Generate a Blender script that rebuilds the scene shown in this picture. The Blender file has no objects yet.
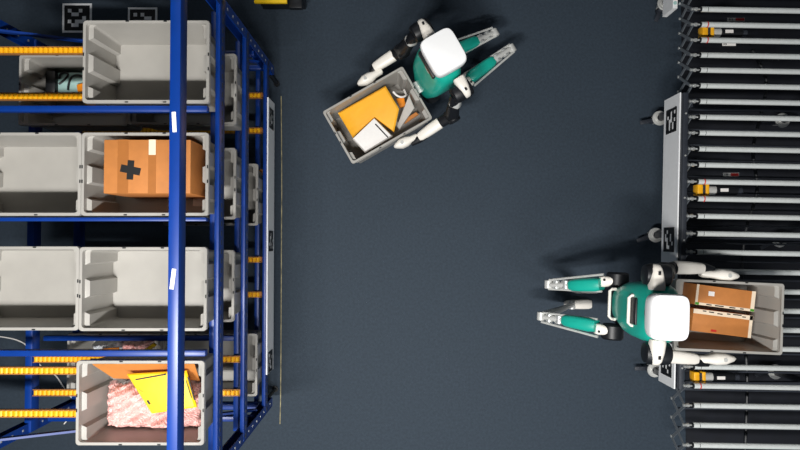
import bpy, bmesh, math, random
from mathutils import Vector, Matrix
random.seed(7)
C = bpy.context.scene.collection
PI = math.pi
V = Vector

# ------------------------------------------------------------------ camera
F = 633.0; CAMZ = 4.6; TH = math.atan(15 / F)
cam_d = bpy.data.cameras.new('camera'); cam = bpy.data.objects.new('camera', cam_d); C.objects.link(cam)
cam.location = (0, 0, CAMZ); cam.rotation_euler = (TH, 0, 0)
cam_d.sensor_width = 36; cam_d.lens = F / 800 * 36; cam_d.clip_start = .05
bpy.context.scene.camera = cam

def P(x, y, z):
    """the point at height z seen at a place of the 800x450 photo"""
    u = (x - 400) / F; v = -(y - 225) / F
    d = Matrix.Rotation(TH, 3, 'X') @ V((u, v, -1))
    t = (z - CAMZ) / d.z
    return V((0, 0, CAMZ)) + d * t

# ------------------------------------------------------------------ materials
def lin(c):
    return tuple(((x / 255) / 12.92 if x / 255 <= .04045 else ((x / 255 + .055) / 1.055) ** 2.4) for x in c) + (1,)

def mat(name, col, rough=.5, metal=0, var=.06, scale=30, bump=0, bscale=200, coat=0, alpha=1, trans=0, spec=.5):
    m = bpy.data.materials.new(name); m.use_nodes = True
    nt = m.node_tree; b = nt.nodes['Principled BSDF']
    tc = nt.nodes.new('ShaderNodeTexCoord')
    n = nt.nodes.new('ShaderNodeTexNoise'); n.inputs['Scale'].default_value = scale; n.inputs['Detail'].default_value = 4
    nt.links.new(tc.outputs['Object'], n.inputs['Vector'])
    r = nt.nodes.new('ShaderNodeValToRGB')
    c = lin(col)
    r.color_ramp.elements[0].position = .3; r.color_ramp.elements[1].position = .7
    r.color_ramp.elements[0].color = tuple(x * (1 - var) for x in c[:3]) + (1,)
    r.color_ramp.elements[1].color = tuple(min(1, x * (1 + var)) for x in c[:3]) + (1,)
    nt.links.new(n.outputs['Fac'], r.inputs['Fac']); nt.links.new(r.outputs['Color'], b.inputs['Base Color'])
    b.inputs['Roughness'].default_value = rough; b.inputs['Metallic'].default_value = metal
    b.inputs['Coat Weight'].default_value = coat; b.inputs['Alpha'].default_value = alpha
    b.inputs['Transmission Weight'].default_value = trans
    b.inputs['Specular IOR Level'].default_value = spec
    if bump:
        n2 = nt.nodes.new('ShaderNodeTexNoise'); n2.inputs['Scale'].default_value = bscale; n2.inputs['Detail'].default_value = 3
        nt.links.new(tc.outputs['Object'], n2.inputs['Vector'])
        bp = nt.nodes.new('ShaderNodeBump'); bp.inputs['Strength'].default_value = bump; bp.inputs['Distance'].default_value = .004
        nt.links.new(n2.outputs['Fac'], bp.inputs['Height']); nt.links.new(bp.outputs['Normal'], b.inputs['Normal'])
    return m

M = dict(
    floor=mat('dark_floor', (49, 60, 71), .75, var=.13, scale=55, bump=.3, bscale=160, spec=.3),
    wall=mat('painted_wall', (150, 156, 164), .8, var=.03),
    tote=mat('grey_plastic', (163, 160, 154), .42, var=.03, scale=12),
    blue=mat('blue_paint', (4, 52, 132), .38, var=.06, scale=14, spec=.5),
    yellow=mat('yellow_wheel', (255, 186, 24), .4, var=.05),
    track=mat('track_channel', (190, 130, 70), .45, metal=.3),
    white=mat('white_shell', (240, 234, 224), .35, var=.015),
    head=mat('head_white', (252, 252, 252), .35, var=.005),
    teal=mat('teal_shell', (24, 170, 150), .36, var=.03, scale=20, coat=.2),
    black=mat('black_plastic', (18, 20, 24), .45, var=.1),
    dark=mat('dark_frame', (46, 50, 58), .5, var=.1),
    steel=mat('steel', (205, 207, 205), .3, metal=.55, var=.05),
    alu=mat('brushed_aluminium', (208, 208, 204), .35, metal=.25, var=.06),
    roller=mat('roller_steel', (214, 218, 216), .32, metal=.12, var=.05, scale=60),
    board=mat('white_board', (244, 245, 246), .5, var=.02),
    tag=mat('tag_black', (14, 14, 16), .55),
    card=mat('cardboard', (186, 118, 58), .7, var=.07, scale=18, bump=.1, bscale=300),
    cardtape=mat('carton_tape', (164, 102, 48), .4, var=.04),
    cleartape=mat('pale_tape', (232, 214, 190), .25, var=.03),
    mailer=mat('orange_mailer', (250, 178, 40), .5, var=.05, scale=10, bump=.3, bscale=30),
    ymail=mat('yellow_mailer', (255, 205, 20), .45, var=.03, scale=10, bump=.25, bscale=24),
    kraft=mat('kraft_paper', (192, 122, 56), .65, var=.06, scale=14, bump=.3, bscale=40),
    bubble=mat('pink_bubble_wrap', (238, 184, 178), .12, var=.16, scale=60, coat=1),
    clear=mat('clear_wrap', (215, 218, 222), .15, var=.15, scale=40, coat=.6),
    paper=mat('white_paper', (240, 236, 232), .55, var=.02),
    greyp=mat('grey_package', (200, 196, 190), .5, var=.04),
    mint=mat('mint_plastic', (170, 205, 200), .45, var=.04),
    red=mat('red_print', (200, 40, 34), .5),
    green=mat('green_print', (70, 140, 40), .5),
    mat=mat('roller_shade_dark', (12, 16, 26), .8, var=.2, scale=12),  # near-black colour standing in for shade below the conveyor
    link=mat('link_grey', (104, 110, 116), .45, metal=.2),
    tape=mat('floor_seam', (150, 140, 104), .7, var=.6, scale=16),
    orange=mat('orange_part', (238, 140, 24), .45, var=.08),
    amber=mat('yellow_gearbox', (250, 180, 30), .4, var=.08),
)

# ------------------------------------------------------------------ mesh helpers
def B():
    return bmesh.new()

def frame(d, up=V((0, 0, 1))):
    d = V(d).normalized()
    if abs(d.dot(up)) > .98: up = V((0, 1, 0))
    u = up.cross(d).normalized(); v = d.cross(u).normalized()
    return d, u, v

def setmi(faces, mi):
    if mi:
        for f in faces: f.material_index = mi

def box(bm, c, s, rot=None, bev=0, mi=0, seg=2):
    r = bmesh.ops.create_cube(bm, size=1)
    vs = r['verts']
    for v in vs: v.co = V((v.co.x * s[0], v.co.y * s[1], v.co.z * s[2]))
    fs = list({f for v in vs for f in v.link_faces})
    if bev:
        es = list({e for v in vs for e in v.link_edges})
        rr = bmesh.ops.bevel(bm, geom=es, offset=bev, segments=seg, affect='EDGES', profile=.5)
        vs = list({v for f in rr['faces'] for v in f.verts} | {v for v in vs if v.is_valid})
        fs = list({f for v in vs for f in v.link_faces})
    R = rot if rot is not None else Matrix.Identity(3)
    for v in vs: v.co = R @ v.co + V(c)
    setmi(fs, mi)
    return vs

def rotz(a): return Matrix.Rotation(a, 3, 'Z')

def basis(x, y, z):
    m = Matrix.Identity(3)
    for i in range(3):
        m[i][0] = x[i]; m[i][1] = y[i]; m[i][2] = z[i]
    return m

def beam(bm, a, b, w, h, up=V((0, 0, 1)), bev=0, mi=0):
    a, b = V(a), V(b); d, u, v = frame(b - a, up)
    return box(bm, (a + b) / 2, ((b - a).length, w, h), basis(d, u, v), bev, mi)

def ring(bm, pts): return [bm.verts.new(p) for p in pts]

def bridge(bm, r0, r1, mi=0):
    n = len(r0); out = []
    for i in range(n):
        j = (i + 1) % n
        try:
            f = bm.faces.new((r0[i], r0[j], r1[j], r1[i])); f.material_index = mi; out.append(f)
        except ValueError: pass
    return out

def loft(bm, secs, n=24, mi=0, cap=True):
    """secs: (centre, u, v, half_u, half_v, exponent)"""
    rs = []
    for c, u, v, hu, hv, e in secs:
        pts = []
        for k in range(n):
            t = 2 * PI * k / n; ct, st = math.cos(t), math.sin(t)
            pts.append(V(c) + V(u) * hu * math.copysign(abs(ct) ** (2 / e), ct) + V(v) * hv * math.copysign(abs(st) ** (2 / e), st))
        rs.append(ring(bm, pts))
    for a, b in zip(rs, rs[1:]): bridge(bm, a, b, mi)
    if cap:
        f = bm.faces.new(list(reversed(rs[0]))); f.material_index = mi
        f = bm.faces.new(rs[-1]); f.material_index = mi

def cyl(bm, a, b, r0, r1=None, n=16, mi=0, bev=0):
    a, b = V(a), V(b); r1 = r0 if r1 is None else r1
    d, u, v = frame(b - a)
    if bev:
        secs = [(a, u, v, r0 - bev, r0 - bev, 2), (a + d * bev, u, v, r0, r0, 2), (b - d * bev, u, v, r1, r1, 2), (b, u, v, r1 - bev, r1 - bev, 2)]
    else:
        secs = [(a, u, v, r0, r0, 2), (b, u, v, r1, r1, 2)]
    loft(bm, secs, n, mi)

def limb(bm, a, b, prof, mi=0, n=20, up=V((0, 0, 1)), e=2.6):
    """prof: (t, half_width, half_height)"""
    a, b = V(a), V(b); d, u, v = frame(b - a, up)
    loft(bm, [(a + (b - a) * t, u, v, hw, hh, e) for t, hw, hh in prof], n, mi)

def tube(bm, pts, r, n=8, mi=0):
    pts = [V(p) for p in pts]
    rs = []
    for i, p in enumerate(pts):
        d = pts[min(i + 1, len(pts) - 1)] - pts[max(i - 1, 0)]
        d, u, v = frame(d)
        rs.append(ring(bm, [p + u * r * math.cos(2 * PI * k / n) + v * r * math.sin(2 * PI * k / n) for k in range(n)]))
    for a, b in zip(rs, rs[1:]): bridge(bm, a, b, mi)
    for f in (list(reversed(rs[0])), rs[-1]):
        f = bm.faces.new(f); f.material_index = mi

def smooth_path(pts, k=6):
    pts = [V(p) for p in pts]; out = []
    for i in range(len(pts) - 1):
        p0 = pts[max(i - 1, 0)]; p1 = pts[i]; p2 = pts[i + 1]; p3 = pts[min(i + 2, len(pts) - 1)]
        for j in range(k):
            t = j / k
            out.append(.5 * ((2 * p1) + (p2 - p0) * t + (2 * p0 - 5 * p1 + 4 * p2 - p3) * t * t + (3 * p1 - p0 - 3 * p2 + p3) * t ** 3))
    out.append(pts[-1]); return out

def prism(bm, poly, z0, z1, mi=0):
    """horizontal polygon given as xy points (or 3d, then z0/z1 are offsets)"""
    top = []; bot = []
    for p in poly:
        p = V(p) if len(p) == 3 else V((p[0], p[1], 0))
        top.append(bm.verts.new(p + V((0, 0, z1)))); bot.append(bm.verts.new(p + V((0, 0, z0))))
    fs = bridge(bm, bot, top, mi)
    f = bm.faces.new(top); f.material_index = mi
    f = bm.faces.new(list(reversed(bot))); f.material_index = mi

def obj(name, bm, m, parent=None, off=None, smooth=True):
    if off is not None:
        for v in bm.verts: v.co -= V(off)
    bmesh.ops.recalc_face_normals(bm, faces=bm.faces)
    me = bpy.data.meshes.new(name); bm.to_mesh(me); bm.free()
    for x in (m if isinstance(m, (list, tuple)) else [m]): me.materials.append(M[x])
    if smooth:
        me.polygons.foreach_set('use_smooth', [True] * len(me.polygons))
        me.set_sharp_from_angle(angle=.62)
    o = bpy.data.objects.new(name, me); C.objects.link(o)
    if parent: o.parent = parent
    return o

def tag(o, label, cat, group=None):
    o['label'] = label; o['category'] = cat
    if group: o['group'] = group
    return o

def thing(name, label, cat, loc=(0, 0, 0), rz=0, group=None):
    o = bpy.data.objects.new(name, None); C.objects.link(o)
    o.location = loc; o.rotation_euler = (0, 0, rz); o.empty_display_size = .1
    return tag(o, label, cat, group)

def solo(name, bm, m, label, cat, loc, group=None, smooth=True):
    """a thing that is one mesh, its origin at its base"""
    o = obj(name, bm, m, None, loc, smooth); o.location = loc
    return tag(o, label, cat, group)

def dup(root, loc, rz, label, group=None, name=None):
    r = root.copy(); C.objects.link(r); r.location = loc; r.rotation_euler = (0, 0, rz); r['label'] = label
    if group: r['group'] = group
    for ch in list(root.children):
        c = ch.copy(); C.objects.link(c); c.parent = r
        for g in ch.children:
            d = g.copy(); C.objects.link(d); d.parent = c
    return r

def structure(o):
    o['kind'] = 'structure'; return o

# ------------------------------------------------------------------ the setting
bm = B(); box(bm, (0, 0, -.05), (16, 14, .1))
structure(obj('floor', bm, 'floor', smooth=False))
for nm, c, sz in (('wall_left', (-8.05, 0, 2.8), (.1, 14, 5.6)), ('wall_right', (8.05, 0, 2.8), (.1, 14, 5.6)), ('wall_back', (0, 7.05, 2.8), (16.2, .1, 5.6)), ('wall_front', (0, -7.05, 2.8), (16.2, .1, 5.6)), ('ceiling', (0, 0, 5.65), (16.2, 14.2, .1))):
    bm = B(); box(bm, c, sz); structure(obj(nm, bm, 'wall', smooth=False))

# thin pale seam line on the floor
bm = B()
pts = [P(x, y, 0) for x, y in ((281.2, 96), (281.6, 140), (281.8, 190), (281.5, 240), (281.3, 290), (281, 350), (280.6, 400), (280, 424))]
for a, b in zip(pts, pts[1:]): beam(bm, a + V((0, 0, .001)), b + V((0, 0, .001)), .006, .002)
solo('tape_line', bm, 'tape', 'thin pale yellowish line on the dark floor running alongside the blue rack', 'tape', V((pts[0].x, pts[0].y, 0)))

# ------------------------------------------------------------------ fiducial markers
PATS = ['1011001101001011011010011', '0110110010110100101101101', '1101001011100101010110101', '0101110100011011100101011', '1001011010110010110101100']
def marker_cells(bm, c, u, v, nrm, size, pat, mi_black=1, quiet=True):
    """a square marker: black border with white cells inside, lying on plane (u, v) at c"""
    u, v, nrm = V(u).normalized(), V(v).normalized(), V(nrm).normalized()
    R = basis(u, v, nrm); k = size / 9
    for side in range(4):
        off = (size / 2 - k / 2)
        if side < 2: box(bm, V(c) + v * off * (1 if side else -1), (size, k, .002), R, mi=mi_black)
        else: box(bm, V(c) + u * off * (1 if side == 2 else -1), (k, size - 2 * k, .002), R, mi=mi_black)
    kk = (size - 2 * k) / 5
    for i in range(5):
        for j in range(5):
            if PATS[pat % 5][i * 5 + j] == '1' or (i in (0, 4) and j in (0, 4) and (i + j + pat) % 3):
                box(bm, V(c) + u * (i - 2) * kk + v * (j - 2) * kk, (kk * 1.01, kk * 1.01, .002), R, mi=mi_black)

def floor_marker(px, py, size, label, pat):
    c = P(px, py, .003)
    bm = B(); box(bm, V((c.x, c.y, .0015)), (size, size, .003))
    # black field with a white border and white cells
    box(bm, V((c.x, c.y, .0035)), (size * .86, size * .86, .002), mi=1)
    k = size * .86 / 7
    for i in range(5):
        for j in range(5):
            if PATS[pat][i * 5 + j] == '0':
                box(bm, V((c.x + (i - 2) * k, c.y + (j - 2) * k, .005)), (k, k, .002))
    solo('floor_marker', bm, ['board', 'tag'], label, 'marker', V((c.x, c.y, 0)), 'square floor markers')
floor_marker(77, 18, .215, 'fully visible black and white square marker on the floor behind the rack', 0)
floor_marker(142.5, 22, .215, 'black and white floor marker half hidden behind the topmost grey tote', 2)

# ------------------------------------------------------------------ grey totes
TH_ = .30
def tote_plan(hx_pocket, hx_rib, hy, cr):
    """corrugated rectangle: the two short ends have ribs with two pockets"""
    right = []
    seq = [(-hy + cr, hx_rib), (-.124, hx_rib), (-.114, hx_pocket), (-.046, hx_pocket), (-.036, hx_rib),
           (.036, hx_rib), (.046, hx_pocket), (.114, hx_pocket), (.124, hx_rib), (hy - cr, hx_rib)]
    for y, x in seq: right.append((x, y))
    pts = []
    def corner(cx, cy, a0):
        return [(cx + cr * math.cos(a0 + t * PI / 2 / 4), cy + cr * math.sin(a0 + t * PI / 2 / 4)) for t in range(1, 4)]
    pts += right
    pts += corner(hx_rib - cr, hy - cr, 0)
    for t in (0, .25, .5, .75, 1): pts.append((hx_rib - cr - (2 * (hx_rib - cr)) * t, hy))
    pts += corner(-hx_rib + cr, hy - cr, PI / 2)
    pts += [(-x, y) for x, y in reversed(right)]
    pts += corner(-hx_rib + cr, -hy + cr, PI)
    for t in (0, .25, .5, .75, 1): pts.append((-hx_rib + cr + (2 * (hx_rib - cr)) * t, -hy))
    pts += corner(hx_rib - cr, -hy + cr, 1.5 * PI)
    return pts

def make_tote(label, loc, rz):
    t = thing('storage_tote', label, 'tote', loc, rz, GT)
    SX, SY = .980, .965
    bm = B()
    L = [  # outer up, over the rim, inner down: (hx_pocket, hx_rib, hy, z)
        (.280, .258, .180, 0), (.291, .269, .1905, .262), (.291, .291, .1905, .264), (.291, .291, .1905, .292),
        (.286, .286, .1855, .292), (.286, .286, .1855, .272), (.286, .263, .1855, .270), (.274, .252, .175, .008)]
    rs = [ring(bm, [(x, y, z) for x, y in tote_plan(a, b, h, .014)]) for a, b, h, z in L]
    for a, b in zip(rs, rs[1:]): bridge(bm, a, b)
    bm.faces.new(rs[0]); bm.faces.new(rs[-1])
    # outer horizontal strengthening rib round the sides
    for y in (-1, 1):
        box(bm, (0, y * .1905, .225), (.54, .010, .006))
        for x in (-.2, -.1, 0, .1, .2): box(bm, (x, y * .1905, .245), (.005, .010, .036))
    for v in bm.verts: v.co.x *= SX; v.co.y *= SY
    obj('body', bm, 'tote', t)
    bm = B()
    def rr(hx, hy, z, cr=.016):
        pts = []
        for (sx, sy, a0) in ((1, 1, 0), (-1, 1, PI / 2), (-1, -1, PI), (1, -1, 1.5 * PI)):
            for k in range(6):
                a = a0 + k / 5 * PI / 2
                pts.append((sx * (hx - cr) + cr * math.cos(a), sy * (hy - cr) + cr * math.sin(a), z))
        return ring(bm, pts)
    prof = [(.286, .186, .289), (.286, .186, .300), (.2985, .1985, .300), (.300, .200, .298), (.300, .200, .276), (.297, .197, .276), (.297, .197, .292), (.2895, .189, .292)]
    rs = [rr(a, b, z) for a, b, z in prof]
    for a, b in zip(rs, rs[1:] + rs[:1]): bridge(bm, a, b)
    for x in (-.09, .02, .09)[::2]:
        for y in (-1, 1): box(bm, (x, y * .1955, .2995), (.016, .006, .003), mi=1)
    for y in (-.035, .035):
        for x in (-1, 1): box(bm, (x * .2955, y, .2995), (.006, .016, .003), mi=1)
    for v in bm.verts: v.co.x *= SX; v.co.y *= SY
    obj('rim', bm, ['tote', 'black'], t)
    return t

ROWY = [P(0, 61.5, 1.683).y, P(0, 174, 1.683).y, P(0, 289, 1.683).y, P(0, 403, 1.683).y]
LZ = [1.383, .897, .368]                    # tote bases on the three levels
XR, XL = -1.1785, -1.7675                     # right and left tote of a lane
GT = 'grey totes with ribbed ends'
first = make_tote('topmost empty grey tote on the rack, nearest the square floor markers', (XR, ROWY[0], LZ[0]), 0)
totes = {}
def tote(key, x, y, z, label, rz=0):
    totes[key] = dup(first, (x, y, z), rz, label); return totes[key]
tote('2R', XR, ROWY[1], LZ[0], 'grey tote on the rack holding the brown carton with the black cross')
tote('2L', XL, ROWY[1], LZ[0], 'empty grey tote at the left photo edge, beside the tote with the cross-marked carton')
tote('3R', XR - .004, ROWY[2], LZ[0], 'uncut empty grey tote between the cross-marked carton and the pink bubble wrap')
tote('3L', XL - .004, ROWY[2] + .003, LZ[0], 'empty grey tote at the left photo edge, nearest the white floor cord')
tote('4R', XR - .012, ROWY[3], LZ[0], 'grey tote on the rack filled with pink bubble wrap and a yellow mailer')
def yof(py, lv): return P(0, py, LZ[lv] + .3).y
tote('b1R', XR, yof(89, 1), LZ[1], 'middle-level grey tote with only its right end showing past the topmost empty tote')
tote('b1L', XL, yof(90, 1), LZ[1], 'grey tote below two yellow tracks, holding a mint green case and black cable')
tote('b2R', XR, yof(183.5, 1), LZ[1], 'middle-level grey tote, only its right end showing past the tote of the cross-marked carton')
tote('b2L', XL, yof(184, 1), LZ[1], 'nearly hidden grey tote under the empty tote beside the cross-marked carton')
tote('b3R', XR - .005, yof(286, 1), LZ[1], 'middle-level grey tote, right end showing past the uncut empty tote near bubble wrap')
tote('c2R', XR, yof(194.5, 2), LZ[2], 'bottom-level grey tote, right end showing between the last two blue beams, level with the carton')
tote('c4R', XR + .002, yof(365, 2), LZ[2], 'bottom-level grey tote, right end beside the lowest marker of the rack board')
tote('c4L', XL + .002, yof(365, 2), LZ[2], 'bottom-level grey tote holding wrapped packs, seen just above the bubble wrap tote')

# ------------------------------------------------------------------ blue flow rack
XF, XB = -.866, -2.19
YB, YF = 1.19, -1.125
rack = thing('flow_rack', 'tall blue steel flow rack with yellow roller tracks carrying the grey totes', 'rack', (XF, 0, 0))
RL = rack.location.copy()
def rpart(name, bm, m): return obj(name, bm, m, rack, RL)
# posts
for x in (XF - .028, XB):
    for y in (YB, YF):
        bm = B()
        w = .05; sg = math.copysign(1, y); zb = .27
        box(bm, (x, y, 1.14 + zb / 2), (w + .004, .006, 1.98 - zb + .3))
        for dx in (-.024, .024): box(bm, (x + dx, y - sg * .028, 1.14 + zb / 2), (.005, .056, 1.98 - zb + .3))
        box(bm, (x, y - sg * .028, zb + .003), (.054, .056, .006))
        for k in range(18): box(bm, (x + .027, y - sg * .03, .34 + k * .1), (.002, .012, .012), mi=1)
        fb = B(); cyl(fb, (x - .006, y - sg * .05, .012), (x - .006, y - sg * .05, zb), .012, n=12); cyl(fb, (x - .006, y - sg * .05, 0), (x - .006, y - sg * .05, .014), .022, n=16); rpart('levelling_foot', fb, 'black')
        rpart('post', bm, ['blue', 'steel'])
# beams along y on the aisle face, with slots
def ybeam(x, ztop, w, h, slots, y0=YF + .003, y1=YB - .003):
    bm = B(); box(bm, (x, (y0 + y1) / 2, ztop - h / 2), (w, y1 - y0, h), bev=.003)
    if slots:
        n = int((y1 - y0) / .045)
        for k in range(n):
            box(bm, (x + w / 2, y0 + .03 + k * .045, ztop - h * .5), (.002, .024, .014), mi=1)
    return bm
BM = [(2.12, .042, .08, False), (1.575, .022, .09, True), (1.065, .022, .08, True), (.51, .022, .08, True)]
first_beam = None
for z, w, h, s in BM:
    bb = rpart('beam', ybeam(XF - w / 2, z, w, h, s), ['blue', 'dark'])
    if first_beam is None: first_beam = bb
for z in (1.37, .885, .356):
    rpart('beam', ybeam(XB + .02, z, .04, .08, False), ['blue', 'dark'])
    rpart('beam', ybeam(XF - .10, z - .028, .028, .05, False), ['blue', 'dark'])
# stickers on the top beam
for (x, y, a) in ((171.5, 122, .06), (170.5, 279, -.12)):
    c = P(x, y, 2.121); c.x = -.888
    bm = B(); box(bm, c, (.016, .080, .0016), rotz(a)); o = obj('sticker', bm, 'paper', first_beam, RL); o['label'] = 'white sticker on the blue beam'
# rails along x between the lanes and on the two sides
def xrail(y, ztop, w, h, x0=XB + .045, x1=XF - .035):
    bm = B(); box(bm, ((x0 + x1) / 2, y, ztop - h / 2), (x1 - x0, w, h), bev=.003); rpart('rail', bm, 'blue')
for py, w_ in ((108.5, .028), (219.3, .018), (353.5, .028)):
    xrail(P(0, py, 1.66).y, 1.66, w_, .04)
for y in (YB - .035, YF + .035):
    for z in (.72, .40): xrail(y, z, .03, .05)
for ly, z in ((P(0, 339, .8).y, .78), (P(0, 408, .35).y, .34)): xrail(ly, z, .03, .04, x1=XF - .06)
# diagonal side braces
for y in (YB - .065, YF + .065):
    bm = B(); beam(bm, (XB + .03, y, 1.22), (XF - .03, y, .62), .012, .035); rpart('brace', bm, 'blue')
# yellow roller tracks: channel with wheels
def make_track():
    bm = B(); x0, x1 = -2.14, -.925
    box(bm, ((x0 + x1) / 2, 0, -.024), (x1 - x0, .036, .012))
    for s in (-1, 1): box(bm, ((x0 + x1) / 2, s * .0175, -.016), (x1 - x0, .004, .024))
    n = int((x1 - x0) / .0255)
    for k in range(n):
        x = x0 + .016 + k * .0255
        cyl(bm, (x, -.0135, -.0125), (x, .0135, -.0125), .0118, n=10, mi=1)
    return bm
TRK = [[(50, 96), (151, 199), (266, 312), (371, 414)]]
track0 = None
for lv in range(3):
    for r in range(4):
        if lv == 0: ys = [P(0, py, LZ[0]).y for py in TRK[0][r]]
        elif lv == 1 and r == 3: ys = [P(0, 359.5, LZ[1]).y, P(0, 393, LZ[1]).y]
        elif lv == 2 and r == 3: ys = [yof(365, 2) + .1, yof(365, 2) - .1]
        else: ys = [P(0, py, LZ[0]).y for py in TRK[0][r]]
        for y in ys:
            if track0 is None:
                track0 = obj('roller_track', make_track(), ['track', 'yellow'], rack); tr = track0
            else:
                tr = track0.copy(); C.objects.link(tr); tr.parent = rack
            tr.location = V((0, y, LZ[lv])) - RL
# white marker board low on the aisle face
bm = B(); y0, y1 = P(0, 97, .50).y, P(0, 375, .50).y
box(bm, (XF + .005, (y0 + y1) / 2, .395), (.008, y0 - y1, .20))
brd = rpart('marker_board', bm, 'board')
for py, pt in ((119, 1), (241, 3), (361, 4)):
    bm = B(); marker_cells(bm, (XF + .010, P(0, py, .40).y, .40), (0, 1, 0), (0, 0, 1), (1, 0, 0), .135, pt, 0)
    obj('marker', bm, 'tag', brd, RL, smooth=False)

# ------------------------------------------------------------------ roller conveyor
ZR = .742; RR = .0165; RLEN = .96
conv = thing('roller_conveyor', 'extendable conveyor of steel rollers on casters along the right side', 'conveyor', P(745, 230, 0))
CL = conv.location.copy()
def cpart(name, bm, m, parent=conv): return obj(name, bm, m, parent, CL)
U = V((1, -.018, 0)).normalized(); W = V((.018, 1, 0)).normalized()
ry = [-22, -6.5, 9.2, 24.5, 40, 55, 70, 85.6, 101.3, 117, 132.8, 148.8, 164.8, 181.6, 198.7, 216, 233.5, 252, 271, 290.2, 309.4, 328.5, 347.5, 366.6, 385.8, 405.3, 425, 445, 465]
def lx(y): return 701.5 - 8.5 * max(0, min(1, y / 420))
lefts = [P(lx(y), y, ZR) for y in ry]
REDS = {3, 4, 13, 14, 24}
for i, p in enumerate(lefts):
    bm = B()
    cyl(bm, p, p + U * .036, RR, n=18); cyl(bm, p + U * .036, p + U * .040, RR - .003, n=18, mi=1)
    cyl(bm, p + U * .040, p + U * RLEN, RR, n=18)
    cyl(bm, p - U * .010, p, RR * .92, n=18, mi=1)
    r = cpart('roller', bm, ['roller', 'black'])
    bm = B(); cyl(bm, p - U * .055, p - U * .010, .006, n=8); cyl(bm, p - U * .040, p - U * .026, .012, n=6)
    obj('axle', bm, 'steel', r, CL)
    if i in REDS:
        bm = B(); cyl(bm, p + U * .035, p + U * .041, RR + .002, n=18); b_ = obj('drive_band', bm, 'red', r, CL); b_['label'] = 'red drive band'
# scissor links on the aisle side
ax = [p - U * .044 for p in lefts]
for i in range(len(ax) - 1):
    a, b = ax[i], ax[i + 1]; dn = V((0, 0, -.17))
    for (s, e, k) in ((a, b + dn, 0), (a + dn, b, 1)):
        o_ = -U * (.004 + .008 * k)
        bm = B(); beam(bm, s + o_, e + o_, .006, .018, up=U.cross((e - s).normalized())); 
        for q in (s, e): cyl(bm, q + o_ - U * .006, q + o_ + U * .006, .009, n=8, mi=1)
        cpart('scissor_link', bm, ['link', 'steel'])
# fixed side channel with the marker board
pa, pb = P(688, 93, .72), P(683.5, 389, .72)
bm = B(); beam(bm, pa + V((-.018, 0, -.03)), pb + V((-.018, 0, -.03)), .03, .09, bev=.003)
for k in range(7):
    q = pa.lerp(pb, (k + .5) / 7) + V((-.018, 0, .016)); cyl(bm, q, q + V((0, 0, .003)), .006, n=8, mi=1)
cpart('side_channel', bm, ['dark', 'steel'])
ba, bb_ = P(682.5, 92.5, .70), P(676.5, 389, .70)
bm = B(); beam(bm, ba + V((-.012, 0, -.115)), bb_ + V((-.012, 0, -.115)), .008, .23)
brd2 = cpart('marker_board', bm, 'board')
dirb = (bb_ - ba).normalized(); nb = V((dirb.y, -dirb.x, 0)).normalized()
if nb.x > 0: nb = -nb
for py, pt in ((117.5, 2), (240.5, 0), (367, 1)):
    t_ = (py - 92.5) / (389 - 92.5)
    c = ba.lerp(bb_, t_) + V((-.012, 0, -.115)) + nb * .0055
    bm = B(); marker_cells(bm, c, dirb, (0, 0, 1), nb, .155, pt, 0); obj('marker', bm, 'tag', brd2, CL, smooth=False)
# far side channel, cross rods, legs, casters
ra, rb = lefts[0] + U * (RLEN + .02), lefts[-1] + U * (RLEN + .02)
bm = B(); beam(bm, ra + V((0, 0, -.03)), rb + V((0, 0, -.03)), .03, .09, bev=.003); cpart('side_channel', bm, 'dark')
for i in range(1, len(lefts) - 1):
    m_ = (lefts[i] + lefts[i + 1]) / 2 + V((0, 0, -.16))
    bm = B(); cyl(bm, m_ - U * .02, m_ + U * RLEN, .006, n=8); cpart('tie_rod', bm, 'dark')
def caster(c, a=0):
    """caster at floor point c: wheel, fork, round swivel cap, brake pedal"""
    c = V((c.x, c.y, 0)); R = rotz(a)
    bm = B(); cyl(bm, c + R @ V((0, -.016, .052)), c + R @ V((0, .016, .052)), .052, n=24, bev=.006)
    w = cpart('caster', bm, 'dark')
    bm = B()
    for s in (-1, 1): box(bm, c + R @ V((0, s * .024, .085)), (.05, .004, .075), R)
    cyl(bm, c + V((0, 0, .116)), c + V((0, 0, .132)), .052, n=24, bev=.004); cyl(bm, c + V((0, 0, .132)), c + V((0, 0, .145)), .030, n=20)
    obj('fork', bm, 'alu', w, CL)
    bm = B(); cyl(bm, c + V((0, 0, .1325)), c + V((0, 0, .147)), .026, .024, n=24); obj('swivel_ring', bm, 'black', w, CL)
    bm = B(); box(bm, c + R @ V((-.085, 0, .075)), (.075, .028, .01), R, bev=.003); obj('brake_pedal', bm, 'dark', w, CL)
    return c
for (x, y, a) in ((660, 118, .2), (656, 235, .35), (655, 370, 0), (665, 3, 1.2)):
    c = caster(P(x, y, .13), a)
    top = V((c.x, c.y, .60))
    bm = B(); box(bm, (c.x, c.y, .145 + .225), (.04, .04, .45), bev=.003)
    q = V((1.80 - .010 * (y - 90) / 300, c.y, .59)); beam(bm, V((c.x - .02, c.y, .585)), V((q.x + .05, c.y, .585)), .05, .03)
    cpart('leg', bm, 'dark')
for (x, y, a) in ((780, 240, .5), (783, 120, 0), (776, 372, .3)):
    c = caster(P(x, y, .13), a)
    bm = B(); box(bm, (c.x, c.y, .37), (.04, .04, .45), bev=.003); cpart('leg', bm, 'dark')
    bm = B(); a_ = P(668, y, .2); beam(bm, V((1.86, c.y, .50)), V((c.x, c.y, .50)), .03, .04); cpart('cross_bar', bm, 'dark')
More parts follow.
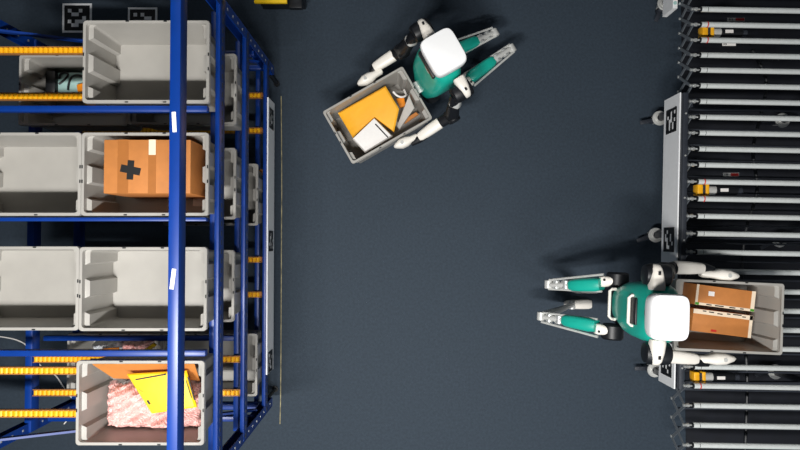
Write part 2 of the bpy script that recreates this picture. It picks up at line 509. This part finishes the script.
# second small board with its leg at the top photo edge
a_, b_ = P(674, -14, .5), P(673, 10, .5)
bm = B(); beam(bm, a_ + V((0, 0, -.05)), b_ + V((0, 0, -.05)), .03, .16); pb_ = cpart('end_plate', bm, 'board')
bm = B(); c = P(675, 3, .531); cyl(bm, c, c + V((0, 0, .002)), .012, n=16); e_ = obj('dial', bm, 'mint', pb_, CL)
bm = B(); c = P(676, -2, .531); box(bm, c, (.03, .022, .003)); obj('orange_cap', bm, 'orange', pb_, CL)
# drive motors under the rollers
def motor(x, y, full=True, z=.66):
    p = P(x, y, z)
    bm = B(); cyl(bm, p + U * .055, p + U * .105, .027, n=20); cyl(bm, p + U * .105, p + U * .24, .030, n=20, mi=1, bev=.004)
    cyl(bm, p + U * .24, p + U * .27, .02, n=16, mi=2); box(bm, p + U * .15 + V((0, 0, .030)), (.05, .02, .002), mi=3)
    m_ = cpart('drive_motor', bm, ['alu', 'black', 'dark', 'paper'])
    bm = B(); box(bm, p + U * .0, (.035, .066, .066), bev=.006); box(bm, p + U * .045, (.022, .07, .066), bev=.005); box(bm, p + U * .022, (.03, .05, .055), mi=1)
    g = obj('gearbox', bm, ['amber', 'dark'], m_, CL)
motor(698, 190); motor(694.5, 376.5); motor(703, 32.5, z=.66)
# dark sheet on the floor, added to paint the shade under the rollers
bm = B(); box(bm, (2.71, -.05, .003), (1.30, 4.4, .006)); solo('roller_shade_sheet', bm, 'mat', 'dark sheet standing in for the shade on the floor underneath the roller conveyor', 'mat', V((2.71, -.05, 0)))
# labels stuck on the cross rods
def label_plate(x, y, w, h, red):
    c = P(x, y, .60)
    bm = B(); box(bm, c, (w, h, .004)); 
    if red: box(bm, c + V((w * .22, 0, .0025)), (w * .5, h * .8, .002), mi=1)
    for k in range(3): box(bm, c + V((-w * .4 + k * w * .09, 0, .0025)), (w * .04, h * .6, .002), mi=2)
    cpart('label', bm, ['paper', 'red', 'tag'])
label_plate(731, 174.6, .10, .022, True); label_plate(736, 19.6, .11, .02, True); label_plate(729, 44.3, .085, .02, False)
# black cable hanging under the rollers
bm = B(); tube(bm, smooth_path([P(752, 50, .55), P(766, 80, .5), P(762, 110, .5), P(753, 150, .5), P(757, 190, .5), P(746, 230, .5), P(742, 270, .5), P(744, 330, .5), P(747, 380, .5), P(745, 450, .5)]), .011); cpart('cable', bm, 'black')

# ------------------------------------------------------------------ cart at the top edge
p0, p1 = P(256, -30, .32), P(287, -5, .32)
bm = B(); box(bm, ((p0.x + p1.x) / 2 + .04, (p0.y + p1.y) / 2, .17), (abs(p1.x - p0.x) + .10, abs(p0.y - p1.y), .26), bev=.01)
ct = thing('cart', 'black cart with a yellow deck cut by the top photo edge beside the rack', 'cart', V(((p0.x + p1.x) / 2, (p0.y + p1.y) / 2, 0)))
KL = ct.location.copy(); obj('body', bm, 'black', ct, KL)
q0, q1 = P(254.5, -26, .32), P(287, 3, .32)
bm = B(); box(bm, ((q0.x + q1.x) / 2, (q0.y + q1.y) / 2, .315), (q1.x - q0.x, q0.y - q1.y, .03), bev=.003); obj('deck', bm, 'ymail', ct, KL)
for sx in (-.06, .12):
    for yy in (p0.y - .05, p1.y + .06):
        bm = B(); c = V(((p0.x + p1.x) / 2 + sx, yy, .03)); cyl(bm, c - V((0, .012, 0)), c + V((0, .012, 0)), .03, n=16); obj('wheel', bm, 'dark', ct, KL)
bm = B(); c = P(296, 4, .25); box(bm, c, (.09, .07, .05), bev=.004); obj('bumper', bm, 'black', ct, KL)

# ------------------------------------------------------------------ white cord on the floor
bm = B(); tube(bm, smooth_path([P(x, y, .006) for x, y in ((-6, 336), (6, 337.5), (18, 340.5), (27, 346), (34, 357), (44, 369), (55, 375), (63, 386), (70, 396), (78, 402), (74, 412), (64, 424))]), .0045)
solo('cord', bm, 'paper', 'thin white cord curling across the floor at the lower left', 'cord', V((P(20, 345, 0).x, P(20, 345, 0).y, 0)))

# ------------------------------------------------------------------ tote contents
def carton(label, px4, ztop, zbot, extra):
    """a carton whose top corners are seen at px4 (clockwise from upper left)"""
    tp = [P(x, y, ztop) for x, y in px4]
    c = sum(tp, V()) / 4
    ux = ((tp[1] - tp[0]) + (tp[2] - tp[3])).normalized(); uy = V((-ux.y, ux.x, 0))
    w = ((tp[1] - tp[0]).length + (tp[2] - tp[3]).length) / 2; d = ((tp[0] - tp[3]).length + (tp[1] - tp[2]).length) / 2
    t = thing('carton', label, 'carton', V((c.x, c.y, zbot)))
    R = basis(ux, uy, V((0, 0, 1))); L0 = t.location.copy()
    bm = B(); box(bm, V((c.x, c.y, (ztop + zbot) / 2)), (w, d, ztop - zbot), R, bev=.004)
    body = obj('body', bm, 'card', t, L0)
    def on(name, m, u, v, su, sv, a=0, th=.0016, lab=None):
        bm = B(); box(bm, V((c.x, c.y, ztop + th / 2)) + ux * u + uy * v, (su, sv, th), R @ rotz(a))
        o = obj(name, bm, m, t, L0)
        if lab: o['label'] = lab
        return o
    extra(on, w, d, ux, uy, c, t, L0)
    return t
def ex_cross(on, w, d, ux, uy, c, t, L0):
    on('tape', 'cleartape', .023, d / 2 - .035, .032, .07, th=.0012)
    on('tape', 'cardtape', .023, 0, .036, d, th=.0006)
    on('fold_line', 'cardtape', -.11, 0, .05, d, th=.0004)
    bm = B(); R = basis(ux, uy, V((0, 0, 1))); q = P(130.5, 170, 1.72)
    box(bm, V((q.x, q.y, 1.7208)), (.030, .088, .0016), R @ rotz(-.06)); box(bm, V((q.x, q.y, 1.7208)), (.092, .034, .0014), R @ rotz(-.2))
    o = obj('cross_mark', bm, 'tag', t, L0); o['label'] = 'black cross on the carton top'
carton('brown carton with a black cross taped on its lid, in a grey rack tote', [(103.5, 139.5), (190.5, 139.7), (190.7, 193.5), (103.7, 193.5)], 1.72, LZ[0] + .0085, ex_cross)
# loose paper beside it
TZ2 = LZ[0] + .0095
bm = B(); c = V((-.985, ROWY[1] - .105, TZ2)); box(bm, c, (.13, .06, .002), rotz(-.05)); solo('paper_slip', bm, 'paper', 'white paper slip on the tote floor beside the cross-marked carton', 'paper', c - V((0, 0, .001)))

# robot tote cartons ------------------------------------------------------------
ZT2 = 1.08                                   # rim height of the tote in the standing robot's hands
def ex_up(on, w, d, ux, uy, c, t, L0):
    on('edge_tape', 'cleartape', w / 2 - .012, 0, .022, d, lab='pale tape along the edge')
    on('edge_tape', 'cleartape', 0, -d / 2 + .008, w, .014)
    on('edge_tape', 'cleartape', -w / 2 + .008, 0, .014, d)
    on('label', 'paper', -w * .24, d * .12, .034, .026)
    for k, (u, ww) in enumerate(((-.09, .03), (-.03, .05), (.045, .035), (.1, .02))):
        on('print_mark', 'tag', u, -d / 2 + .008, ww, .006, th=.0024)
    on('print_mark', 'green', -w / 2 + .012, -d / 2 + .008, .022, .014, th=.0026, lab='green mark')
    on('print_mark', 'green', w / 2 - .012, -d / 2 + .008, .022, .014, th=.0026, lab='green mark')
def ex_lo(on, w, d, ux, uy, c, t, L0):
    on('edge_tape', 'cleartape', 0, d / 2 - .014, w, .026, lab='pale printed tape along the seam')
    on('edge_tape', 'cleartape', w / 2 - .010, 0, .018, d)
    for u, ww in ((-.11, .02), (-.07, .03), (-.02, .03), (.03, .02), (.08, .05), (.12, .02)):
        on('print_mark', 'tag', u, d / 2 - .010 + .004 * math.sin(u * 90), ww, .006, th=.0024)
    on('red_mark', 'red', -w * .13, -d / 2 + .016, .032, .012, lab='red mark')
carton('brown carton with a small white label, the back one in the tote over the conveyor', [(696, 284), (755, 291.5), (755, 312), (695.5, 304.5)], .96, ZT2 - .291, ex_up)
carton('brown carton with a red mark, the front one in the tote over the conveyor', [(694.5, 308.5), (755, 316), (749, 338), (690.5, 330.5)], .93, ZT2 - .291, ex_lo)

def mailer(label, pts, z, m, th=.012, name='padded_mailer', marks=(), bulge=.012):
    """soft flat envelope: outline px points (x, y[, z]), filled as a fan that swells in the middle"""
    ws = [P(p[0], p[1], p[2] if len(p) > 2 else z) for p in pts]
    c = sum(ws, V()) / len(ws)
    bm = B()
    def lay(dz, s, bz): return [bm.verts.new(c + (w - c) * s + V((0, 0, dz + bz))) for w in ws]
    lo = lay(-th / 2, 1, 0); hi = lay(th / 2 * .3, 1, 0); h2 = lay(th / 2, .93, bulge * .35); h3 = lay(th / 2, .6, bulge * .8)
    bridge(bm, lo, hi); bridge(bm, hi, h2); bridge(bm, h2, h3); bm.faces.new(h3); bm.faces.new(list(reversed(lo)))
    base = V((c.x, c.y, c.z - th / 2))
    t = obj(name, bm, m, None, base); t.location = base; tag(t, label, 'mailer' if 'mail' in name else 'package')
    for (a, b, w_, mm) in marks:
        A, Bp = a, b
        bm = B()
        n = 6
        for k in range(n):
            p = [A[0] + (Bp[0] - A[0]) * k / n, A[1] + (Bp[1] - A[1]) * k / n]; q = [A[0] + (Bp[0] - A[0]) * (k + 1) / n, A[1] + (Bp[1] - A[1]) * (k + 1) / n]
            def zz(pt):
                # height of the swollen top under this spot
                g = P(pt[0], pt[1], c.z); best = None
                nw = len(ws)
                # plane through the outline, least squares by three corners
                a0, a1, a2 = ws[0], ws[1], ws[2]
                nn = (a1 - a0).cross(a2 - a0); 
                if nn.z < 0: nn = -nn
                pl = a0.z - (nn.x * (g.x - a0.x) + nn.y * (g.y - a0.y)) / nn.z if abs(nn.z) > 1e-9 else c.z
                return pl + th / 2 + bulge * .72 
            beam(bm, P(p[0], p[1], zz(p)), P(q[0], q[1], zz(q)), w_, .003)
        obj('print_mark', bm, mm, t, base)
    return t

# bubble wrap tote (row 4)
zt = LZ[0]
def wrap(label, px0, px1, z0, h, m, nx, ny, seed, name='bubble_wrap', bub=.0055):
    """a crumpled heap of bubble wrap with its bubbles: closed mound between two corners"""
    rnd = random.Random(seed)
    a = P(px0[0], px0[1], z0 + h * .8); b = P(px1[0], px1[1], z0 + h * .8)
    bm = B(); lumps = [(rnd.random(), rnd.random(), rnd.uniform(.10, .25), rnd.uniform(-.25, .3)) for _ in range(16)]
    g = []
    for j in range(ny + 1):
        row = []
        for i in range(nx + 1):
            s, t = i / nx, j / ny
            e = min(1, (min(s, 1 - s) * 7)) ; f = min(1, min(t, 1 - t) * 5)
            hh = .5 + .5 * math.sqrt(max(0, e)) * math.sqrt(max(0, f))
            for (lx_, ly_, r, am) in lumps:
                hh += am * math.exp(-(((s - lx_) * 1.6) ** 2 + (t - ly_) ** 2) / r ** 2 * 2) * min(e, f)
            hh += .05 * math.sin(s * 34 + t * 9) * math.sin(t * 27 + s * 5)
            x = a.x + (b.x - a.x) * s; y = a.y + (b.y - a.y) * t
            x += rnd.uniform(-.002, .002) + .006 * math.sin(t * 23) * (1 if s in (0, 1) else 0); y += rnd.uniform(-.002, .002) + .006 * math.sin(s * 31) * (1 if t in (0, 1) else 0)
            z = z0 + h * hh + (bub if (i + j) % 2 else 0) * rnd.uniform(.5, 1)
            row.append(bm.verts.new((x, y, z)))
        g.append(row)
    for j in range(ny):
        for i in range(nx): bm.faces.new((g[j][i], g[j][i + 1], g[j + 1][i + 1], g[j + 1][i]))
    bd = [g[0][i] for i in range(nx + 1)] + [g[j][nx] for j in range(1, ny + 1)] + [g[ny][i] for i in range(nx - 1, -1, -1)] + [g[j][0] for j in range(ny - 1, 0, -1)]
    lo = [bm.verts.new((v.co.x, v.co.y, z0)) for v in bd]
    bridge(bm, bd, lo); bm.faces.new(lo)
    base = V(((a.x + b.x) / 2, (a.y + b.y) / 2, z0))
    return solo(name, bm, m, label, 'bubble wrap', base, smooth=False)
wrap('crumpled pink bubble wrap heaped in the front rack tote', (104.5, 384), (198.5, 429), zt + .009, .19, 'bubble', 84, 42, 3, bub=.0065)
# kraft envelope leaning on the tote's back wall
yw = ROWY[3]
bm = B()
x0, x1 = -1.43, -.955
pts_ = [(x0, yw + .171, zt + .262), (x1, yw + .171, zt + .262), (x1 - .01, yw + .075, zt + .155), (x0 + .05, yw + .085, zt + .155)]
v_ = [bm.verts.new(p) for p in pts_]; v2 = [bm.verts.new((p[0], p[1] - .006, p[2] - .006)) for p in pts_]
bridge(bm, v_, v2); bm.faces.new(v_); bm.faces.new(list(reversed(v2)))
solo('kraft_envelope', bm, 'kraft', 'brown kraft envelope leaning on the back wall behind the pink bubble wrap', 'envelope', V(((x0 + x1) / 2, yw + .12, zt + .15)))
mailer('yellow mailer with dark print lying on the pink bubble wrap', [(127, 374), (186.5, 370.5), (197, 407), (152, 413.5)], zt + .255, 'ymail', .014, marks=[
    ((135.5, 379.7), (166, 374.3), .006, 'tag'), ((147.3, 400.3), (150, 404.3), .009, 'tag'), ((188, 377), (194.5, 400), .006, 'tag'), ((186, 380.5), (191.5, 398), .003, 'tag'), ((139, 389), (143, 392.5), .003, 'orange')], bulge=.008)

# the crouching robot's tote -------------------------------------------------------
ZT1 = .50
T1 = (ZT1 - .291)
mailer('orange mailer covering the left half of the tote held by the crouching robot', [(338, 113), (385.5, 86, ZT1 - .06), (399, 109, ZT1 - .06), (394, 132, ZT1 - .08), (375, 118, ZT1 - .10), (353, 138)], ZT1 - .13, 'mailer', .016, bulge=.012)
bt = mailer('white package with a black stripe lying partly on the orange mailer', [(374.5, 118), (392.5, 136), (365, 152.5), (352.5, 139)], ZT1 - .075, 'paper', .05, name='white_package', bulge=.004,
       marks=[((375.3, 124), (388, 137.5), .008, 'tag')])
mailer('grey white slab leaning in the tote near the crouching robot', [(409, 95, ZT1 - .02), (414.5, 108, ZT1 - .02), (399.5, 129.5, ZT1 - .13), (397, 126, ZT1 - .14)], ZT1 - .1, 'greyp', .02, name='grey_package', bulge=.002)
mailer('small orange packet behind the white slab in the held tote', [(396, 99), (404, 97), (406, 106), (400, 108)], ZT1 - .17, 'orange', .02, name='orange_packet', bulge=.004)
bm = B(); tube(bm, smooth_path([P(393, 91.5, ZT1 - .1), P(397, 95.5, ZT1 - .11), P(402, 97, ZT1 - .12), P(406, 95, ZT1 - .14), P(404, 90, ZT1 - .16)]), .007); solo('white_cable', bm, 'paper', 'short white cable curled beside the orange packet in the held tote', 'cable', P(401, 96, ZT1 - .16))
mailer('flat brown cardboard piece along the near wall of the held tote', [(402, 121), (416, 112), (419, 114.5), (405, 124)], ZT1 - .2, 'kraft', .01, name='brown_board', bulge=.002)

# things in the lower totes -------------------------------------------------------
mz = LZ[1] + .012
bm = B(); a, b = P(57, 72, mz + .1), P(84, 93, mz + .1); box(bm, ((a.x + b.x) / 2, (a.y + b.y) / 2, mz + .05), (abs(b.x - a.x), abs(b.y - a.y), .1), bev=.012)
solo('mint_case', bm, 'mint', 'mint green case in the tote under the yellow tracks', 'case', V(((a.x + b.x) / 2, (a.y + b.y) / 2, mz)))
bm = B(); a, b = P(44.5, 70, mz + .13), P(55, 93, mz + .13); box(bm, ((a.x + b.x) / 2, (a.y + b.y) / 2, mz + .065), (abs(b.x - a.x), abs(b.y - a.y), .13), bev=.015)
solo('black_case', bm, 'black', 'black case left of the mint green case in the same tote', 'case', V(((a.x + b.x) / 2, (a.y + b.y) / 2, mz)))
bm = B(); zc = mz + .108
tube(bm, smooth_path([P(x, y, zc) for x, y in ((59, 79), (60, 75), (62, 73), (65.5, 72.5), (68, 74.5), (66, 78), (62, 82), (59, 84))]), .006); tube(bm, smooth_path([P(x, y, zc + .001) for x, y in ((68, 90), (69, 83), (72, 77), (77, 75), (82, 76))]), .006)
solo('black_cable', bm, 'black', 'black cable looped over the mint green case', 'cable', P(64, 74, zc - .006))
mailer('orange packet on the right end of the mint green case', [(77, 85), (84, 83), (85, 91), (78, 92)], mz + .118, 'orange', .012, name='orange_packet', bulge=.003)
mailer('orange envelope just showing below the near rim of the topmost empty tote', [(82, 92), (100, 90), (104, 107), (86, 107)], LZ[1] + .2, 'mailer', .012, name='orange_mailer', bulge=.004)
z3 = LZ[2]
wrap('clear wrapped white pack seen just above the bubble wrap tote', (93, 341), (119, 354), z3 + .01, .17, 'clear', 20, 10, 5, bub=.006)
mailer('orange packet in front of the clear wrapped pack on the bottom level', [(100, 349), (119, 347), (119, 352), (101, 354)], z3 + .235, 'orange', .01, name='orange_packet', bulge=.003)
wrap('pale pink wrapped pack right of the clear pack on the bottom level', (121.5, 341), (146, 352), z3 + .01, .17, 'bubble', 20, 10, 6, bub=.006)
mailer('yellow packet lying on the pale wrapped pack on the bottom level', [(143, 350), (154, 343), (157, 345), (147, 352)], z3 + .24, 'ymail', .012, name='yellow_packet', bulge=.004)

# ------------------------------------------------------------------ robots
def robot(label, J, hd, sc=1.0):
    """J: joints in world space; hd: heading. A two-legged tote-carrying robot."""
    S = J['S']; f = V((math.cos(hd), math.sin(hd), 0)); l = V((-f.y, f.x, 0)); k = V((0, 0, 1))
    root = thing('humanoid_robot', label, 'robot', V((S.x, S.y, 0)), 0, 'teal and white two-legged robots'); L0 = root.location.copy()
    def part(name, bm, m, parent=None, lab=None):
        o = obj(name, bm, m, parent or root, L0)
        if lab: o['label'] = lab
        return o
    q = J.get('tz', 1) * sc
    fs = J.get('fs', 0)
    def T(dz, fw, hdp, hw, e): return (S + k * dz * q + f * (fw + fs * max(0, -dz)) * sc, f, l, hdp * sc, hw * sc, e)
    # torso
    bm = B()
    secs = [T(-.52, .02, .06, .075, 3), T(-.50, .02, .080, .10, 3.2), T(-.40, .02, .092, .122, 3.4), T(-.30, .02, .102, .142, 4.2), T(-.20, .02, .104, .152, 4.2), T(-.05, .02, .10, .154, 4.2), T(.02, .02, .095, .148, 3.2), T(.06, .02, .082, .13, 3), T(.085, .02, .06, .10, 3)]
    loft(bm, secs, 36); torso = part('torso', bm, 'teal')
    # waist core
    bm = B(); loft(bm, [T(-.60, .02, .05, .10, 3), T(-.57, .02, .065, .13, 3), T(-.51, .02, .065, .10, 3)], 24); part('pelvis', bm, 'black')
    # shoulder seam band, black back vent, two grab handles
    bm = B(); c = S + k * (-.10 * q) + f * (-.083 * sc); box(bm, c, (.012, .14, .11 * q), basis(f, l, k), bev=.004); part('back_vent', bm, 'black', torso)
    def grab(dz, out, half, m):
        a = S + k * (dz * q) + f * (fs * max(0, -dz))
        pts = [a + l * half + f * (-.06 * sc) + k * .03, a + l * half + f * (-out + .014) * sc + k * .006, a + l * (half - .012) - f * out * sc, a - l * (half - .012) - f * out * sc, a - l * half + f * (-out + .014) * sc + k * .006, a - l * half + f * (-.06 * sc) + k * .03]
        bm = B(); tube(bm, pts, .009, 10); return bm
    part('grab_handle', grab(-.12, .098, .08 * sc, 0), 'white', torso, 'white grab handle on the back')
    part('grab_handle', grab(-.47, .085, .088 * sc, 0), 'white', torso, 'white grab handle at the waist')
    # chest plate and bracket below it at the front
    bm = B(); c = S + k * (-.42 * q) + f * (.125 + fs * .3) * sc; box(bm, c, (.07 * sc, .085 * sc, .016), basis(f, l, k), bev=.004); cyl(bm, c + k * .008, c + k * .013, .007, n=10, mi=1); part('waist_bracket', bm, ['alu', 'white'])
    bm = B(); c = S + k * (-.02 * q) + f * (.118 * sc); box(bm, c, (.012, .05, .03), basis(f, l, k), bev=.004); part('chest_sensor', bm, 'alu', torso)
    # head
    H = J['H']; hw = J['hw']; hl = J['hl']
    hf = V((math.cos(J['hh']), math.sin(J['hh']), 0)); hL = V((-hf.y, hf.x, 0))
    bm = B()
    def hs(z, s, e): return (H - k * z, hf, hL, hl / 2 * s, hw / 2 * s, e)
    loft(bm, [hs(.105, .90, 5), hs(.085, .97, 5), hs(.03, 1, 5.4), hs(.009, .985, 5.4), hs(.002, .95, 5.4), hs(0, .88, 5)], 40)
    head = part('head', bm, 'head')
    bm = B(); box(bm, H - k * .10 + hf * (hl * .5), (.02, hw * .74, .05), basis(hf, hL, k), bev=.006); part('visor', bm, 'black', head, 'black visor band')
    bm = B(); cyl(bm, H - k * .20, H - k * .10, .05, n=20); part('neck', bm, 'black')
    # arms
    for sd, s in (('L', 1), ('R', -1)):
        sh, el, w0, w1, h0, h1 = (J[n + sd] for n in ('sh', 'el', 'fa', 'wr', 'ha', 'hb'))
        bm = B(); d = .05 * sc
        loft(bm, [(sh + f * t * sc, l, k, r * sc, r * sc, 2.2) for t, r in ((-.066, .03), (-.06, .05), (-.03, .060), (.035, .060), (.062, .055), (.070, .044), (.066, .022))], 28)
        shd = part('shoulder', bm, 'black')
        bm = B()
        secs = []
        for t, hf_, hz, zo in ((-.075, .042, .03, .026), (-.06, .044, .04, .022), (-.01, .040, .050, .008), (.035, .030, .046, .0), (.052, .022, .036, -.006), (.058, .014, .022, -.01)):
            secs.append((sh + l * s * t * sc + k * (zo + .020) * sc - f * .012, f, k, hf_ * .9 * sc, hz * sc, 3))
        loft(bm, secs, 24); part('shoulder_cap', bm, 'white', shd, 'white shoulder cap')
        bm = B(); c = sh + l * s * .012 * sc + k * .076 * sc - f * .012; box(bm, c, (.012, .018, .006), basis(f, l, k), mi=0); part('cap_slot', bm, 'black', shd)
        # upper arm: light link then black tube to the elbow
        bm = B(); mid = sh.lerp(el, .42) + f * .03 * sc
        limb(bm, sh + f * .045 * sc - k * .02, mid, [(0, .03, .03), (.4, .036, .034), (1, .028, .028)]); ua = part('upper_arm', bm, 'black')
        bm = B(); limb(bm, sh.lerp(mid, .55), mid.lerp(el, .25), [(0, .026, .03), (.5, .040, .036), (1, .026, .028)], e=3.2); part('arm_link', bm, 'alu', ua)
        bm = B(); limb(bm, mid, el, [(0, .036, .036), (.6, .042, .042), (.95, .044, .044), (1.05, .036, .036)]); cyl(bm, el - l * .045 * sc, el + l * .045 * sc, .044 * sc, n=20, bev=.006)
        limb(bm, el, w0, [(0, .038, .036), (1, .035, .033)]); part('elbow', bm, 'black')
        bm = B(); limb(bm, w0, w1, [(0, .030, .030), (.03, .038, .036), (.5, .036, .034), (.9, .031, .03), (1, .025, .025)], e=3); part('forearm', bm, 'white')
        bm = B(); limb(bm, w0.lerp(w1, .72) + l * s * .014 - k * .006, h0.lerp(h1, .36) + l * s * .026 - k * .006, [(0, .022, .024), (.5, .026, .028), (1, .018, .018)]); wr = part('wrist', bm, 'black')
        bm = B(); dh, uh, vh = frame(h1 - h0)
        limb(bm, h0, h1, [(0, .014, .02), (.06, .022, .028), (.3, .022, .036), (.5, .034, .046), (.72, .034, .05), (.92, .018, .04), (1, .008, .022)], e=2.6)
        hn = part('hand', bm, 'white', None)
        bm = B(); c = h0.lerp(h1, .68) + k * .046 + vh * 0; cyl(bm, c, c + k * .006, .011, n=14); part('hand_pivot', bm, 'alu', hn)
        # legs
        hip, kn, an, toe = (J[n + sd] for n in ('hip', 'kn', 'an', 'toe'))
        bm = B(); cyl(bm, hip + f * .045 + l * s * (-.02), hip + f * .045 + l * s * .072, (.066) * sc, n=28, bev=.01); hp = part('hip', bm, 'black')
        bm = B(); limb(bm, hip - f * .06 + l * s * .012, hip + f * .055 + l * s * .022, [(0, .030, .022), (.15, .034, .03), (.6, .028, .052), (1, .016, .06)], e=3.4); hl_ = part('hip_link', bm, 'white', hp, 'white hip link')
        bm = B(); c = hip - f * .045 + l * s * .025 + k * .028; cyl(bm, c, c + k * .004, .008, n=10); part('bolt', bm, 'black', hp)
        dk = kn - hip; ins = -l * s * .004
        bm = B(); limb(bm, hip - f * .05 + ins, hip + dk * .98 + ins, [(0, .036, .045), (.1, .042, .055), (.4, .040, .05), (.54, .036, .042), (.60, .026, .03)], e=3.4); part('thigh', bm, 'teal')
        bm = B(); limb(bm, hip + dk * .5 + ins, kn, [(0, .014, .022), (.25, .020, .03), (.6, .019, .028), (1, .015, .022)], e=2.6)
        cyl(bm, kn - l * .024, kn + l * .030, .026 * sc, n=18, bev=.004); knee = part('knee', bm, 'alu')
        for t_, r_ in ((.70, .030), (.86, .024)):
            c = hip + dk * t_; bm = B(); cyl(bm, c - l * .027, c + l * .027, r_ * sc, n=20, bev=.004); jd = part('joint_disc', bm, 'steel', knee)
        for j, (o1, o2, zz) in enumerate(((.058, .032, .03), (-.046, -.026, .01))):
            bm = B(); tube(bm, [hip - f * .05 + l * s * o1 + k * zz, kn + l * s * o2 + k * zz * .5], .0075, 8); part('tendon_rod', bm, 'alu')
        bm = B(); limb(bm, kn, an, [(0, .020, .026), (.15, .026, .034), (.45, .022, .03), (.85, .016, .02), (1, .018, .02)]); sk = part('shank', bm, 'alu')
        bm = B(); tube(bm, [kn + l * s * -.022 + f * .02, an + l * s * -.02 + f * .01 + k * .02], .005, 8); part('shank_rod', bm, 'steel', sk)
        fd = (toe - an); fd.z = 0; fdn = fd.normalized(); lat = V((-fdn.y, fdn.x, 0))
        bm = B(); b0 = V((an.x, an.y, 0)) - fdn * .04
        loft(bm, [(b0 + fdn * t + k * (h / 2 + .001), lat, k, w_, h / 2, 3.5) for t, w_, h in ((0, .018, .03), (.015, .028, .045), (.06, .032, .06), (.12, .034, .045), (fd.length + .01, .034, .03), (fd.length + .035, .028, .02), (fd.length + .04, .018, .012))], 20)
        part('foot', bm, 'white')
        bm = B(); cyl(bm, an - lat * .03, an + lat * .03, .022, n=16, bev=.003); part('ankle', bm, 'alu')
    return root

# standing robot, heading to the right, tote over the conveyor
def pp(x, y, z): return P(x, y, z)
J2 = dict(S=pp(656, 313.5, 1.32), H=pp(671, 318, 1.60), hw=.222, hl=.186, hh=math.radians(-2),
          shL=pp(656, 275, 1.32), elL=pp(667, 270.5, 1.08), faL=pp(674.5, 267.3, 1.07), wrL=pp(703, 268.5, 1.05), haL=pp(700, 273.5, 1.03), hbL=pp(737.5, 276, 1.02),
          shR=pp(656, 353, 1.32), elR=pp(659, 354.5, 1.08), faR=pp(668, 356, 1.07), wrR=pp(697, 359, 1.05), haR=pp(694, 359.5, 1.03), hbR=pp(734, 358, 1.02),
          hipL=pp(610, 284, .76), knL=pp(548.5, 284.8, .52), anL=pp(578, 289, .07), toeL=pp(601, 289, .03),
          hipR=pp(605, 327, .76), knR=pp(541, 316.5, .52), anR=pp(572, 305, .07), toeR=pp(593, 304.5, .03))
rz2 = math.radians(-2.6)
robot('teal and white robot standing at the conveyor, holding a tote of cartons over the rollers', J2, rz2)
tc = P(728.5, 317, ZT2 - .001)
tote('robot2', tc.x + .004, tc.y, ZT2 - .30, 'grey tote held over the conveyor with two brown cartons inside', rz2).scale = (1.025, 1.025, 1)

# crouching robot in the aisle, heading to the lower left
hd1 = math.radians(209.9)
zs = .80
J1 = dict(S=pp(443.5, 59.5, zs), H=pp(443.7, 51, 1.0), hw=.238, hl=.214, hh=hd1, tz=.88, fs=.14,
          shL=pp(462, 91, zs), elL=pp(452, 116, .58), faL=pp(440.5, 122.5, .53), wrL=pp(419, 137.5, .48), haL=pp(418.2, 136, .46), hbL=pp(394.4, 147, .44),
          shR=pp(422, 30, zs), elR=pp(402, 51, .58), faR=pp(394, 55, .53), wrR=pp(374, 68, .50), haR=pp(382, 70.3, .49), hbR=pp(358, 84.6, .47),
          hipL=pp(463, 83, .36), knL=pp(511.5, 48, .34), anL=pp(480, 68, .07), toeL=pp(462, 79, .03),
          hipR=pp(447, 55, .36), knR=pp(494.5, 32.5, .34), anR=pp(464, 48, .07), toeR=pp(446, 59, .03))
robot('teal and white robot crouching in the open aisle, carrying a tote with an orange mailer', J1, hd1, .95)
tc = P(377.5, 115, ZT1)
tote('robot1', tc.x, tc.y, ZT1 - .30, 'grey tote held low by the crouching robot, orange mailer and white package inside', hd1).scale = (1.025, 1.025, 1)

# ------------------------------------------------------------------ light
def area(name, loc, sx, sy, power, col=(1, .97, .92), rot=(0, 0, 0)):
    d = bpy.data.lights.new(name, 'AREA'); d.shape = 'RECTANGLE'; d.size = sx; d.size_y = sy; d.energy = power; d.color = col
    o = bpy.data.objects.new(name, d); C.objects.link(o); o.location = loc; o.rotation_euler = rot
area('ceiling_or_fill_light', (-.95, -1.25, 5.0), .8, .14, 175, (1, .985, .96))
area('ceiling_or_fill_light', (.15, -1.4, 5.0), .9, .2, 120, (1, .985, .96))
area('ceiling_or_fill_light', (2.0, -4.0, 5.2), 2.4, .6, 85, (.92, .96, 1))  # added fill lamp, brightens the conveyor side
area('ceiling_or_fill_light', (-1.2, 4.6, 5.2), 2.0, .3, 22, (.92, .96, 1))  # weak lamp added to brighten the floor markers behind the rack
w = bpy.data.worlds.new('world'); bpy.context.scene.world = w; w.use_nodes = True
w.node_tree.nodes['Background'].inputs[0].default_value = (.55, .68, .9, 1); w.node_tree.nodes['Background'].inputs[1].default_value = .05
vs = bpy.context.scene.view_settings
vs.view_transform = 'Standard'; vs.look = 'None'; vs.exposure = 0; vs.gamma = 1; vs.use_curve_mapping = False
